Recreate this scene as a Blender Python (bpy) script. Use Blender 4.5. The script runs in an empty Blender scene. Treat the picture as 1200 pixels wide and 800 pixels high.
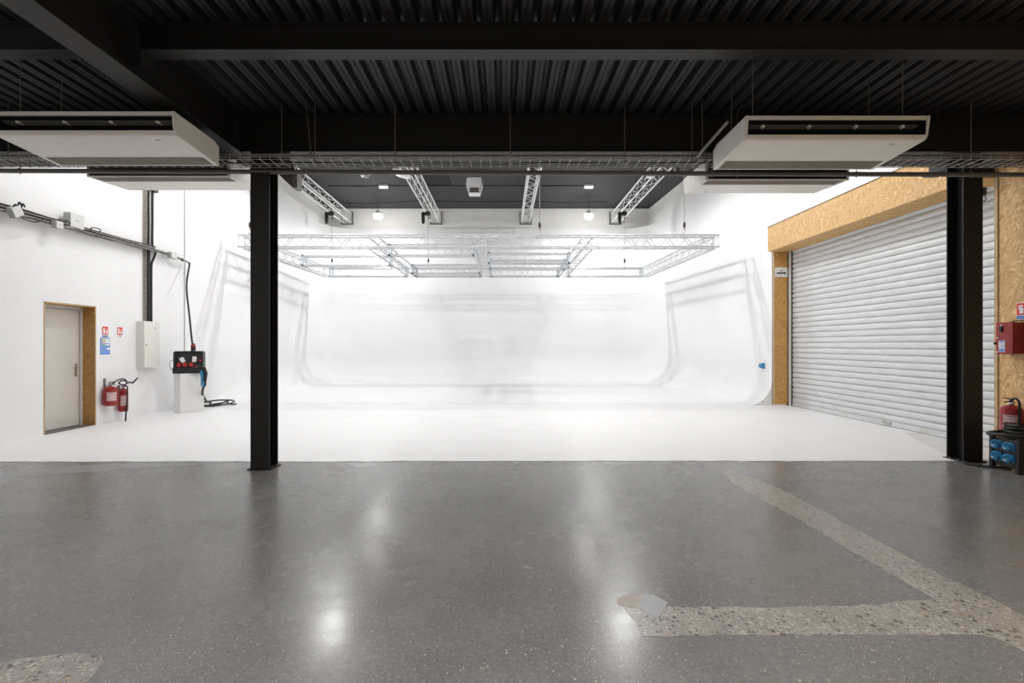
import bpy, math, random
from mathutils import Vector, Matrix
random.seed(7)
PI = math.pi
CX, CY, F, H = 590.0, 404.0, 567.0, 1.45          # lens axis in the photo, focal length in pixels, eye height
SC = bpy.context.scene
COL = SC.collection

def W(px, py, d):                                   # a pixel of the photo at a distance -> a point of the hall
    return Vector(((px - CX) * d / F, d, H + (CY - py) * d / F))
def GX(px, d): return (px - CX) * d / F
def GF(px, py):                                     # floor point
    d = H * F / (py - CY)
    return ((px - CX) * d / F, d)

# ------------------------------------------------------------------ mesh builder
class MB:
    def __init__(s): s.v = []; s.f = []
    def add(s, vs, fs):
        n = len(s.v); s.v += [tuple(v) for v in vs]; s.f += [tuple(i + n for i in f) for f in fs]; return s
    def box(s, x0, x1, y0, y1, z0, z1, M=None):
        vs = [Vector((x, y, z)) for z in (z0, z1) for y in (y0, y1) for x in (x0, x1)]
        if M is not None: vs = [M @ v for v in vs]
        return s.add(vs, [(0,2,3,1),(4,5,7,6),(0,1,5,4),(2,6,7,3),(0,4,6,2),(1,3,7,5)])
    def cbox(s, c, size, M=None):
        h = [k / 2 for k in size]
        return s.box(c[0]-h[0], c[0]+h[0], c[1]-h[1], c[1]+h[1], c[2]-h[2], c[2]+h[2], M)
    def path(s, pts, r, n=8, closed=False, caps=True):
        pts = [Vector(p) for p in pts]; m = len(pts)
        rs = r if isinstance(r, (list, tuple)) else [r] * m
        ref = None; rings = []
        for i in range(m):
            a = pts[(i - 1) % m] if (closed or i > 0) else pts[i]
            b = pts[(i + 1) % m] if (closed or i < m - 1) else pts[i]
            t = (b - a).normalized() if (b - a).length > 1e-9 else Vector((0,0,1))
            if ref is None:
                ref = t.orthogonal().normalized()
            u = ref - t * ref.dot(t)
            u = u.normalized() if u.length > 1e-6 else t.orthogonal().normalized()
            ref = u; w = t.cross(u)
            rings.append([pts[i] + (u * math.cos(2*PI*k/n) + w * math.sin(2*PI*k/n)) * rs[i] for k in range(n)])
        vs = [v for g in rings for v in g]; fs = []
        for i in range(m if closed else m - 1):
            a, b = i * n, ((i + 1) % m) * n
            for k in range(n):
                fs.append((a + k, a + (k+1) % n, b + (k+1) % n, b + k))
        if caps and not closed:
            fs.append(tuple(reversed(range(n)))); fs.append(tuple(range((m-1)*n, m*n)))
        return s.add(vs, fs)
    def tube(s, a, b, r, n=8): return s.path([a, b], r, n)
    def lathe(s, prof, c=(0,0,0), n=20, axis='z', a0=0, a1=2*PI):
        vs = []; full = abs(a1 - a0 - 2*PI) < 1e-6; m = n if full else n + 1
        for r, z in prof:
            for k in range(m):
                a = a0 + (a1 - a0) * k / n
                p = (r*math.cos(a), r*math.sin(a), z)
                if axis == 'y': p = (p[0], p[2], p[1])
                if axis == 'x': p = (p[2], p[0], p[1])
                vs.append((p[0]+c[0], p[1]+c[1], p[2]+c[2]))
        fs = []
        for i in range(len(prof) - 1):
            for k in range(m if full else m - 1):
                fs.append((i*m+k, i*m+(k+1) % m, (i+1)*m+(k+1) % m, (i+1)*m+k))
        if prof[0][0] > 1e-6 and full: fs.append(tuple(reversed(range(m))))
        if prof[-1][0] > 1e-6 and full: fs.append(tuple(range((len(prof)-1)*m, len(prof)*m)))
        return s.add(vs, fs)
    def prism(s, poly, a, b, plane='xy'):            # polygon extruded from a to b along the third axis
        def P(u, w, t):
            return (u, w, t) if plane == 'xy' else ((t, u, w) if plane == 'yz' else (u, t, w))
        n = len(poly)
        vs = [P(u, w, a) for u, w in poly] + [P(u, w, b) for u, w in poly]
        fs = [tuple(reversed(range(n))), tuple(range(n, 2*n))] + [(i, (i+1) % n, n+(i+1) % n, n+i) for i in range(n)]
        return s.add(vs, fs)
    def build(s, name, mat, parent=None, loc=None, bevel=0, smooth=True, world=False):
        """loc: origin of the mesh (verts given in world coords when world=True)"""
        me = bpy.data.meshes.new(name)
        off = Vector((0,0,0))
        if world:
            off = Vector(parent.location) if parent is not None and loc is None else Vector(loc or (0,0,0))
        me.from_pydata([tuple(Vector(v) - off) for v in s.v], [], s.f)
        import bmesh
        bm = bmesh.new(); bm.from_mesh(me)
        bmesh.ops.recalc_face_normals(bm, faces=bm.faces); bm.to_mesh(me); bm.free()
        me.materials.append(mat)
        if smooth:
            me.polygons.foreach_set('use_smooth', [True] * len(me.polygons))
            me.set_sharp_from_angle(angle=math.radians(38))
        o = bpy.data.objects.new(name, me); COL.objects.link(o)
        if parent is not None: o.parent = parent
        elif loc is not None: o.location = loc
        if bevel:
            b = o.modifiers.new('bevel', 'BEVEL'); b.width = bevel; b.segments = 2; b.limit_method = 'ANGLE'
            b.angle_limit = math.radians(50)
        return o

def tag(o, label, cat, group=None):
    o['label'] = label; o['category'] = cat
    if group: o['group'] = group
    return o
def thing(name, label, cat, loc=(0,0,0), rz=0, group=None):
    o = bpy.data.objects.new(name, None); COL.objects.link(o)
    o.location = loc; o.rotation_euler = (0,0,rz); o.empty_display_size = .1
    return tag(o, label, cat, group)
def struct(o):
    o['kind'] = 'structure'; return o
def dup(root, loc, rz=0, label=None, group=None):
    r = root.copy(); COL.objects.link(r); r.location = loc; r.rotation_euler = (0,0,rz)
    if label: r['label'] = label
    if group: r['group'] = group
    for ch in list(root.children):
        c = ch.copy(); COL.objects.link(c); c.parent = r
        for g in ch.children:
            d = g.copy(); COL.objects.link(d); d.parent = c
    return r
def smooth_pts(pts, n=6):                            # Catmull-Rom through points
    P = [Vector(p) for p in pts]; P = [P[0]*2-P[1]] + P + [P[-1]*2-P[-2]]; out = []
    for i in range(1, len(P) - 2):
        a, b, c, d = P[i-1:i+3]
        for k in range(n):
            t = k / n
            out.append(.5*((2*b) + (c-a)*t + (2*a-5*b+4*c-d)*t*t + (3*b-a-3*c+d)*t**3))
    out.append(P[-2]); return out

# ------------------------------------------------------------------ materials
def nodes(name):
    m = bpy.data.materials.new(name); m.use_nodes = True
    nt = m.node_tree; b = nt.nodes['Principled BSDF']
    return m, nt, b
def N(nt, t, **k):
    n = nt.nodes.new(t)
    for a, v in k.items(): setattr(n, a, v)
    return n
def setin(n, **k):
    for a, v in k.items(): n.inputs[a.replace('_', ' ')].default_value = v
def ramp(nt, fac, stops):
    r = N(nt, 'ShaderNodeValToRGB'); el = r.color_ramp.elements
    while len(el) < len(stops): el.new(.5)
    for e, (p, c) in zip(el, stops):
        e.position = p; e.color = (*c, 1) if len(c) == 3 else c
    nt.links.new(fac, r.inputs[0]); return r
def mixc(nt, fac, a, b, mode='MIX'):
    n = N(nt, 'ShaderNodeMix', data_type='RGBA', blend_type=mode)
    for s, v in ((0, fac), (6, a), (7, b)):
        if hasattr(v, 'links'): nt.links.new(v, n.inputs[s])
        else: n.inputs[s].default_value = v if s == 0 else (*v, 1)
    return n.outputs[2]
def math_(nt, op, a, b=0.0, clamp=False):
    n = N(nt, 'ShaderNodeMath', operation=op, use_clamp=clamp)
    for i, v in enumerate((a, b)):
        if hasattr(v, 'links'): nt.links.new(v, n.inputs[i])
        else: n.inputs[i].default_value = v
    return n.outputs[0]
def plain(name, c, rough=.5, metal=0, var=.08, scale=6, spec=.5, bump=0):
    m, nt, b = nodes(name)
    tc = N(nt, 'ShaderNodeTexCoord'); no = N(nt, 'ShaderNodeTexNoise'); setin(no, Scale=scale, Detail=5)
    nt.links.new(tc.outputs['Object'], no.inputs['Vector'])
    lo = tuple(x*(1-var) for x in c); hi = tuple(min(1, x*(1+var)) for x in c)
    r = ramp(nt, no.outputs['Fac'], [(.3, lo), (.7, hi)])
    nt.links.new(r.outputs[0], b.inputs['Base Color'])
    setin(b, Roughness=rough, Metallic=metal); b.inputs['Specular IOR Level'].default_value = spec
    if bump:
        bp = N(nt, 'ShaderNodeBump'); setin(bp, Strength=bump, Distance=.01)
        nt.links.new(no.outputs['Fac'], bp.inputs['Height']); nt.links.new(bp.outputs[0], b.inputs['Normal'])
    return m
def emit(name, c, s):
    m, nt, b = nodes(name); setin(b, Base_Color=(*c,1)); b.inputs['Emission Color'].default_value = (*c,1)
    b.inputs['Emission Strength'].default_value = s; return m

def mat_concrete():
    m, nt, b = nodes('polished_concrete')
    tc = N(nt, 'ShaderNodeTexCoord'); mo = N(nt, 'ShaderNodeMapping'); mo.inputs['Location'].default_value = (3.1,1.7,.3137); nt.links.new(tc.outputs['Object'], mo.inputs['Vector']); v = mo.outputs[0]
    n1 = N(nt, 'ShaderNodeTexNoise'); setin(n1, Scale=.55, Detail=6, Roughness=.6); nt.links.new(v, n1.inputs['Vector'])
    n2 = N(nt, 'ShaderNodeTexNoise'); setin(n2, Scale=45, Detail=4); nt.links.new(v, n2.inputs['Vector'])
    base = ramp(nt, n1.outputs['Fac'], [(.3, (.158,.154,.149)), (.7, (.206,.202,.196))]).outputs[0]
    fine = ramp(nt, n2.outputs['Fac'], [(.35, (.84,.84,.84)), (.65, (1.14,1.14,1.14))]).outputs[0]
    c = mixc(nt, .8, base, fine, 'MULTIPLY')
    for sc, th, pick, col in ((75, .2, .82, (.62,.59,.53)), (34, .17, .9, (.55,.5,.42)), (110, .25, .72, (.40,.38,.35)), (60, .22, .93, (.07,.067,.063))):
        vo = N(nt, 'ShaderNodeTexVoronoi', feature='F1'); setin(vo, Scale=sc); nt.links.new(v, vo.inputs['Vector'])
        near = math_(nt, 'LESS_THAN', vo.outputs['Distance'], th)
        sep = N(nt, 'ShaderNodeSeparateColor'); nt.links.new(vo.outputs['Color'], sep.inputs[0])
        on = math_(nt, 'MULTIPLY', near, math_(nt, 'GREATER_THAN', sep.outputs[0], pick))
        c = mixc(nt, on, c, col)
    nt.links.new(c, b.inputs['Base Color'])
    n3 = N(nt, 'ShaderNodeTexNoise'); setin(n3, Scale=2.2, Detail=6, Roughness=.65); nt.links.new(v, n3.inputs['Vector'])
    mr = N(nt, 'ShaderNodeMapRange'); nt.links.new(n3.outputs['Fac'], mr.inputs[0])
    setin(mr, From_Min=.3, From_Max=.7, To_Min=.20, To_Max=.32); nt.links.new(mr.outputs[0], b.inputs['Roughness'])
    b.inputs['Specular IOR Level'].default_value = .33
    bp = N(nt, 'ShaderNodeBump'); setin(bp, Strength=.06, Distance=.004); nt.links.new(n2.outputs['Fac'], bp.inputs['Height'])
    nt.links.new(bp.outputs[0], b.inputs['Normal'])
    return m
def mat_aggregate():
    m, nt, b = nodes('exposed_aggregate')
    tc = N(nt, 'ShaderNodeTexCoord'); mo = N(nt, 'ShaderNodeMapping'); mo.inputs['Location'].default_value = (3.1,1.7,.3137); nt.links.new(tc.outputs['Object'], mo.inputs['Vector']); v = mo.outputs[0]
    n1 = N(nt, 'ShaderNodeTexNoise'); setin(n1, Scale=3, Detail=6); nt.links.new(v, n1.inputs['Vector'])
    c = ramp(nt, n1.outputs['Fac'], [(.3, (.25,.235,.215)), (.7, (.34,.32,.29))]).outputs[0]
    nd = N(nt, 'ShaderNodeTexNoise'); setin(nd, Scale=30, Detail=2); nt.links.new(v, nd.inputs['Vector'])
    vv = N(nt, 'ShaderNodeMix', data_type='VECTOR'); vv.inputs[0].default_value = .02
    nt.links.new(v, vv.inputs[4]); nt.links.new(nd.outputs['Color'], vv.inputs[5])
    for sc, th, pick in ((25, .34, .5), (44, .38, .35), (80, .35, .4)):
        vo = N(nt, 'ShaderNodeTexVoronoi', feature='F1'); setin(vo, Scale=sc); nt.links.new(vv.outputs[1], vo.inputs['Vector'])
        sep = N(nt, 'ShaderNodeSeparateColor'); nt.links.new(vo.outputs['Color'], sep.inputs[0])
        on = math_(nt, 'MULTIPLY', math_(nt, 'LESS_THAN', vo.outputs['Distance'], th), math_(nt, 'GREATER_THAN', sep.outputs[0], pick))
        pc = ramp(nt, sep.outputs[1], [(0, (.07,.06,.055)), (.2, (.12,.10,.085)), (.3, (.3,.24,.18)), (.55, (.45,.41,.36)), (.8, (.47,.45,.42)), (1, (.30,.21,.14))])
        pc.color_ramp.interpolation = 'CONSTANT'
        c = mixc(nt, on, c, pc.outputs[0])
    nt.links.new(c, b.inputs['Base Color']); setin(b, Roughness=.30); b.inputs['Specular IOR Level'].default_value = .4
    return m
def mat_osb(name, axis, tint=(1,1,1)):
    """flakes lying in the plane normal to axis"""
    m, nt, b = nodes(name)
    tc = N(nt, 'ShaderNodeTexCoord'); v = tc.outputs['Object']
    nd = N(nt, 'ShaderNodeTexNoise'); setin(nd, Scale=7, Detail=2); nt.links.new(v, nd.inputs['Vector'])
    vv = N(nt, 'ShaderNodeMix', data_type='VECTOR'); vv.inputs[0].default_value = .06
    nt.links.new(v, vv.inputs[4]); nt.links.new(nd.outputs['Color'], vv.inputs[5])
    c = None
    for i, (ang, sl, ss) in enumerate(((25, 11, 52), (-38, 12, 60), (80, 11, 55), (2, 13, 48), (-70, 12, 56))):
        mp = N(nt, 'ShaderNodeMapping', vector_type='TEXTURE')
        rot = [0,0,0]; rot[axis] = math.radians(ang)
        mp2 = N(nt, 'ShaderNodeMapping'); sc3 = [0.001]*3
        ax = [k for k in range(3) if k != axis]; sc3[ax[0]] = sl; sc3[ax[1]] = ss; sc3[axis] = 3
        mp.inputs['Rotation'].default_value = rot; mp2.inputs['Scale'].default_value = sc3
        nt.links.new(vv.outputs[1], mp.inputs['Vector']); nt.links.new(mp.outputs[0], mp2.inputs['Vector'])
        vo = N(nt, 'ShaderNodeTexVoronoi', feature='F1'); setin(vo, Scale=1.0); nt.links.new(mp2.outputs[0], vo.inputs['Vector'])
        sep = N(nt, 'ShaderNodeSeparateColor'); nt.links.new(vo.outputs['Color'], sep.inputs[0])
        dr_, dg_, db_ = tint
        col = ramp(nt, sep.outputs[0], [(p_, (r_*dr_, g_*dg_, b_*db_)) for p_, r_, g_, b_ in ((0,.47,.295,.125), (.3,.60,.40,.19), (.8,.67,.465,.235), (.95,.73,.54,.30), (1,.82,.66,.44))]).outputs[0]
        if c is None: c = col
        else:
            on = math_(nt, 'MULTIPLY', math_(nt, 'GREATER_THAN', sep.outputs[1], .48), math_(nt, 'LESS_THAN', vo.outputs['Distance'], .62))
            c = mixc(nt, on, c, col)
    nt.links.new(c, b.inputs['Base Color']); setin(b, Roughness=.6)
    return m
def mat_shutter():
    m, nt, b = nodes('galvanised_shutter')
    tc = N(nt, 'ShaderNodeTexCoord'); v = tc.outputs['Object']
    mp = N(nt, 'ShaderNodeMapping'); mp.inputs['Scale'].default_value = (1, 1.2, 9); nt.links.new(v, mp.inputs['Vector'])
    no = N(nt, 'ShaderNodeTexNoise'); setin(no, Scale=2.2, Detail=6, Roughness=.7); nt.links.new(mp.outputs[0], no.inputs['Vector'])
    r = ramp(nt, no.outputs['Fac'], [(.3, (.56,.57,.58)), (.52, (.64,.65,.66)), (.75, (.72,.73,.74))])
    nt.links.new(r.outputs[0], b.inputs['Base Color']); setin(b, Roughness=.45, Metallic=.2)
    return m
def mat_white():
    m, nt, b = nodes('white_wall_paint')
    tc = N(nt, 'ShaderNodeTexCoord')
    no = N(nt, 'ShaderNodeTexNoise'); setin(no, Scale=1.2, Detail=6); nt.links.new(tc.outputs['Object'], no.inputs['Vector'])
    r = ramp(nt, no.outputs['Fac'], [(.3, (.815,.815,.82)), (.7, (.84,.84,.845))])
    nt.links.new(r.outputs[0], b.inputs['Base Color']); setin(b, Roughness=.7); b.inputs['Specular IOR Level'].default_value = .25
    return m

M = dict(
    white=mat_white(), concrete=mat_concrete(), aggregate=mat_aggregate(), shutter=mat_shutter(),
    white_floor=plain('white_floor_paint', (.83,.83,.835), .5, var=.02, scale=2, spec=.3),
    worn=plain('worn_white_floor', (.70,.70,.69), .6, var=.06, scale=3),
    band=plain('pale_grey_paint', (.82,.815,.78), .7, var=.03, scale=1.5, spec=.2),
    roof=plain('dark_grey_ceiling', (.06,.06,.063), .8, var=.08, scale=1, spec=.2),
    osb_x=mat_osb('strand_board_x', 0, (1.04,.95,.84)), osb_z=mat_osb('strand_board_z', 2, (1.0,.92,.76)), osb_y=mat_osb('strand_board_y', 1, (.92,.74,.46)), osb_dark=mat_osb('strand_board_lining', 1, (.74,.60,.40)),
    black=plain('black_steel_paint', (.015,.0135,.0125), .5, var=.12, scale=4, spec=.4),
    deck=plain('black_deck_paint', (.022,.021,.021), .55, var=.12, scale=3),
    cream=plain('cream_enamel', (.84,.80,.735), .4, var=.02, scale=3),
    cream_light=plain('cream_trim', (.86,.83,.77), .4, var=.02),
    grille=plain('beige_intake_grille', (.32,.29,.235), .6, var=.1, scale=14),
    dark=plain('black_plastic', (.012,.012,.012), .5, var=.1),
    rubber=plain('black_rubber', (.014,.0135,.013), .55, var=.2, scale=20),
    galv=plain('galvanised_wire', (.50,.485,.455), .5, metal=.25, var=.15, scale=20),
    dull=plain('dull_steel', (.19,.185,.175), .5, metal=.5, var=.15, scale=10),
    alu=plain('bright_aluminium', (.60,.61,.63), .4, metal=.35, var=.04, scale=10),
    alu_blue=plain('bluish_coupling_plate', (.60,.70,.75), .4, metal=.3, var=.05),
    whitemetal=plain('white_metal', (.80,.80,.79), .4, var=.02),
    offwhite=plain('offwhite_metal', (.74,.725,.67), .45, var=.02),
    grey_plastic=plain('pale_grey_plastic', (.46,.46,.45), .5, var=.03),
    doorp=plain('beige_door_paint', (.60,.565,.52), .5, var=.03, scale=2),
    steel=plain('brushed_steel', (.5,.48,.45), .3, metal=.9, var=.1, scale=20),
    red=plain('red_enamel', (.30,.014,.016), .35, var=.08, scale=8),
    redbox=plain('dark_red_cabinet', (.30,.022,.020), .4, var=.06, scale=4),
    redsign=plain('red_sign', (.72,.04,.03), .5, var=.02),
    redplug=plain('red_socket_plastic', (.5,.03,.03), .4, var=.05),
    blueplug=plain('blue_socket_plastic', (.045,.24,.46), .4, var=.06, scale=20),
    blue=plain('blue_print', (.12,.27,.66), .5, var=.04),
    yellow=plain('yellow_print', (.75,.7,.2), .5, var=.02), green=plain('green_print', (.2,.5,.32), .5, var=.02),
    pink=plain('pink_print', (.75,.3,.3), .5, var=.02), paper=plain('white_print', (.8,.8,.8), .5, var=.01),
    labelp=plain('extinguisher_label', (.55,.30,.32), .5, var=.2, scale=60),
    black_ink=plain('black_print', (.03,.03,.03), .6, var=.02), grey_ink=plain('grey_print', (.25,.25,.25), .6),
    bundle=plain('brown_cable', (.055,.042,.037), .6, var=.4, scale=25),
    greypatch=plain('grey_levelling_patch', (.24,.245,.25), .35, var=.08, scale=6),
    bluepatch=plain('smooth_grey_filler', (.33,.345,.36), .4, var=.04, scale=5),
    tan=plain('pale_filler', (.40,.36,.31), .45, var=.1, scale=9),
    tanedge=plain('board_edge', (.50,.36,.2), .6, var=.15, scale=12),
    lamp=emit('lamp_lens', (1,.98,.94), 45.0), led=emit('emergency_lamp_lens', (1,1,.98), 1.2),
    boxlid=plain('pale_box_lid', (.62,.62,.61), .5, var=.02),
    pipe=plain('dark_grey_pipe', (.15,.143,.133), .5, metal=.1),
    plinth=plain('white_plinth_paint', (.80,.80,.795), .6, var=.02),
    guide=plain('pale_guide_rail', (.62,.60,.56), .5, var=.05),
)

# ------------------------------------------------------------------ room shell
XL, XR, YB = -7.37, 6.85, 20.3
ZR, ZC = 7.18, 6.32           # hall ceiling, top edge of the white cove wall
ZD = 4.18                     # underside of the deck ribs over the camera
EDGE = 6.02                   # where the white floor starts
def sbox(name, mat, *b):
    return struct(MB().box(*b).build(name, mat, loc=((b[0]+b[1])/2, (b[2]+b[3])/2, b[4]), world=True, smooth=False))
struct(MB().box(-8.2, 7.6, -4.5, 20.7, -.2, 0).build('floor', M['concrete'], smooth=False))
# painted studio floor, 4 mm thick, slightly ragged front edge
fr = [(XL + i*(XR - XL)/70, EDGE + random.uniform(-.016,.016) - (.01 if i < 30 else -.02)) for i in range(71)]
struct(MB().prism(fr + [(XR, 20.29), (XL, 20.29)], .0005, .004).build('floor_white', M['white_floor'], smooth=False))
struct(MB().prism([(6.60,7.95),(6.2,7.2),(5.78,6.24),(5.9,6.15),(6.5,6.12),(6.84,6.1),(6.84,7.98)], .004, .0055).build('floor_worn', M['worn'], smooth=False))
def inlay(name, pts, mat, z):
    P = [GF(*p) for p in pts]; out = []
    for i, a in enumerate(P):
        b = P[(i+1) % len(P)]; L = math.dist(a, b); n = max(1, int(L / .06))
        for k in range(n):
            t = k / n; j = (.016 if a[0] < 1.2 else .008) if k else 0
            out.append((a[0]+(b[0]-a[0])*t+random.uniform(-j,j), a[1]+(b[1]-a[1])*t+random.uniform(-j,j)))
    return struct(MB().prism(out, .0003, z).build(name, mat, smooth=False))
inlay('floor_aggregate_strip', [(846,548),(880,559),(913,572),(963,598),(1100,672),(1153,697),(1215,729),(1215,771),(1167,748),(1150,744),(1000,744),(800,744.5),(752,745),(732,712),(728,700),(745,697),(770,709.5),(800,711),(900,712),(1035,708),(1062,704),(1095,702),(1000,647),(933,607),(883,580),(858,566)], M['aggregate'], .0012)
inlay('floor_filler_patch', [(757,696),(765,696.5),(783,706),(778,713),(771,724),(757,718),(748,708)], M['bluepatch'], .002)
inlay('floor_pale_patch', [(723,702),(733,696.5),(748,698),(757,696.5),(752,705),(756,713),(735,711),(724,708)], M['tan'], .0019)
inlay('floor_corner_patch', [(-30,782),(0,777),(25,771),(70,766),(108,767),(119,770),(121,775),(95,806),(-40,830)], M['aggregate'], .0012)
inlay('floor_grey_smear', [(-25,556),(0,552),(90,546),(150,542.5),(250,543),(150,550),(60,556),(0,560),(-25,562)], M['greypatch'], .0011)
for i, (a, b) in enumerate((((405,543.5),(442,547)), ((700,542),(790,543.5)))):
    inlay('floor_edge_smear', [(a[0],a[1]-1),(b[0],a[1]-1),(b[0]-4,b[1]),(a[0]+12,b[1]+.5)], M['greypatch'], .0011 + i*1e-4)

# left wall with the door opening
D0, D1, DZ = 7.755, 8.745, 2.147
struct(MB().box(XL-.4, XL, -4.5, D0, 0, 7.4).box(XL-.4, XL, D1, 11.4, 0, 7.4).box(XL-.4, XL, D0, D1, DZ, 7.4)
       .build('wall_left', M['white'], loc=(XL, 5, 0), world=True, smooth=False))
# the cove: one sheet that runs left wall - back wall - right wall with a curved foot and curved corners
def fillet(P, R, n):
    out = [Vector(P[0])]
    for i in range(1, len(P)-1):
        a, b, c = Vector(P[i-1]), Vector(P[i]), Vector(P[i+1])
        u, w = (a-b).normalized(), (c-b).normalized(); th = u.angle(w); t = R / math.tan(th/2)
        ctr = b + (u+w).normalized() * (R / math.sin(th/2)); s, e = b+u*t, b+w*t
        a0 = math.atan2(s.y-ctr.y, s.x-ctr.x); a1 = math.atan2(e.y-ctr.y, e.x-ctr.x)
        while a1 - a0 > PI: a1 -= 2*PI
        while a1 - a0 < -PI: a1 += 2*PI
        out += [ctr + Vector((math.cos(a0+(a1-a0)*k/n), math.sin(a0+(a1-a0)*k/n)))*R for k in range(n+1)]
    out.append(Vector(P[-1])); return out
CXL = XL + .02
raw = fillet([(CXL,11.17),(CXL,YB),(6.03,YB),(6.45,11.62)], 1.25, 14)
path = []
for a, b in zip(raw, raw[1:]):
    n = max(1, int((b-a).length/.5))
    path += [a.lerp(b, k/n) for k in range(n)]
path.append(raw[-1])
cy = MB(); NA = 14; m = NA + 3
def sst(t):
    t = min(1, max(0, t)); return t*t*(3-2*t)
def foot(p):
    r = .6 + .5 * sst((p.y - 13) / 5)
    return r if p.x > -5 else max(.03, r * sst((p.y - 12.0) / 1.5))
for i, p in enumerate(path):
    a = path[max(0,i-1)]; b = path[min(len(path)-1,i+1)]; t = (b-a).normalized(); n = Vector((t.y, -t.x)); R = foot(p)
    for k in range(NA+1):
        q = k/NA*PI/2; o = R - R*math.sin(q); pp = p + n*o
        cy.v.append((pp.x, pp.y, .0042 + R - R*math.cos(q)))
    cy.v.append((p.x, p.y, ZC)); pp = p - n*.045; cy.v.append((pp.x, pp.y, ZC))
for i in range(len(path)-1):
    for k in range(m-1):
        cy.f.append((i*m+k, (i+1)*m+k, (i+1)*m+k+1, i*m+k+1))
for i, sgn in ((0,-1),(len(path)-1,1)):                # the cheeks under the curved foot
    p = path[i]; base = len(cy.v); cy.v.append((p.x, p.y, .0042))
    for k in range(NA): cy.f.append((i*m+k, i*m+k+1, base))
cyc = struct(cy.build('wall_cove', M['white']))
# outer walls behind the cove, their top band shows above it
sbox('wall_left_upper', M['band'], CXL-.40, CXL-.05, 11.41, 20.7, 0, 7.4)
sbox('wall_back', M['band'], -7.8, 7.2, YB+.06, 20.7, 0, 7.4)
struct(MB().prism([(6.50,11.64),(6.12,20.4),(7.3,20.4),(7.3,11.64)], 0, 7.4).build('wall_right_upper', M['band'], smooth=False))
# right side: wall above and beyond the roller shutter
sbox('wall_right', M['white'], 6.40, 7.3, 6.45, 11.63, 4.24, 7.4)
sbox('wall_right_outer', M['white'], 6.99, 7.3, 6.45, 11.63, 0, 4.24)
sbox('wall_right_board', M['osb_x'], 6.55, 7.3, -4.5, 6.43, 0, 4.30)
MBt = MB().box(6.535, 6.56, 6.40, 6.445, 0, 4.2); struct(MBt.build('trim_1', M['tanedge'], smooth=False))
sbox('ceiling_hall', M['roof'], -7.8, 7.3, 6.22, 20.7, ZR, 7.4)
sbox('wall_front_upper', M['white'], -7.8, 7.3, 6.22, 6.34, ZD+.10, 7.4)
# dark hatch in the hall ceiling
struct(MB().box(-2.75, -1.85, 16.1, 17.5, ZR-.012, ZR-.001).build('trim_2', plain('black_hatch', (.008,.008,.008), .8), smooth=False))
# corrugated deck
dk = MB(); per, low = .163, .085; x = -8.0; prof = []
while x < 7.4:
    prof += [(x, ZD), (x+low*.42, ZD), (x+low*.46, ZD+.008), (x+low*.54, ZD+.008), (x+low*.58, ZD), (x+low, ZD), (x+low+.022, ZD+.07), (x+per-.022, ZD+.07)]; x += per
n = len(prof)
dk.v = [(u, -4.5, w) for u, w in prof] + [(u, 6.2, w) for u, w in prof]
dk.f = [(i, i+1, n+i+1, n+i) for i in range(n-1)]
b0 = len(dk.v); dk.box(-8.2, 7.6, -4.5, 6.21, ZD+.075, ZD+.12)
struct(dk.build('ceiling', M['deck'], smooth=False))

# ------------------------------------------------------------------ steel frame
def ibeam(mb, axis, a, b, c, w, z0, z1, tf=.016, tw=.010):
    """I section along axis from a to b, centre c on the other horizontal axis"""
    for u0, u1, w0, w1 in ((-w/2, w/2, z0, z0+tf), (-w/2, w/2, z1-tf, z1), (-tw/2, tw/2, z0+tf, z1-tf)):
        if axis == 'x': mb.box(a, b, c+u0, c+u1, w0, w1)
        else: mb.box(c+u0, c+u1, a, b, w0, w1)
    return mb
def beam(label, axis, a, b, c, w, z0, z1, extras=()):
    loc = ((a+b)/2, c, z0) if axis == 'x' else (c, (a+b)/2, z0)
    t = thing('steel_beam', label, 'beam', loc)
    mb = MB()
    for u0, u1, w0, w1, nm in ((-w/2, w/2, z0, z0+.016, 'bottom_flange'), (-w/2, w/2, z1-.016, z1, 'top_flange'), (-.006, .006, z0+.016, z1-.016, 'web')):
        q = MB()
        if axis == 'x': q.box(a, b, c+u0, c+u1, w0, w1)
        else: q.box(c+u0, c+u1, a, b, w0, w1)
        q.build(nm, M['black'], t, world=True, smooth=False)
    for e in extras:
        MB().box(*e).build('end_plate', M['black'], t, world=True, smooth=False)
    return t
t = thing('steel_beam', 'long black box beam across the opening, resting above the cable tray', 'beam', (-.4, 5.96, 3.73))
for nm, q in (('bottom_flange', MB().box(-7.36, 6.54, 5.71, 6.20, 3.73, 3.748)), ('top_flange', MB().box(-7.36, 6.54, 5.71, 6.20, ZD-.02, ZD-.002)),
              ('web', MB().box(-7.36, 6.54, 5.75, 5.762, 3.748, ZD-.02)), ('web', MB().box(-7.36, 6.54, 6.14, 6.152, 3.748, ZD-.02))):
    q.build(nm, M['black'], t, world=True, smooth=False)
beam('narrower black cross beam nearest the camera, right of the big lengthwise beam', 'x', -3.05, 6.54, 4.155, .15, 3.94, ZD-.002,
     extras=[(-3.066,-3.05, 4.07,4.24, 3.80, 4.17)])
beam('short black cross beam at upper left, left of the big lengthwise beam', 'x', -7.36, -3.33, 4.155, .15, 3.94, ZD-.002)
beam('big black beam running lengthwise towards the left column', 'y', -4.4, 5.70, -3.19, .24, 3.70, ZD-.002)
beam('short black stub beam running back from above the right column', 'y', 6.21, 6.6, 5.81, .20, 3.73, ZD-.002)

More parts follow.
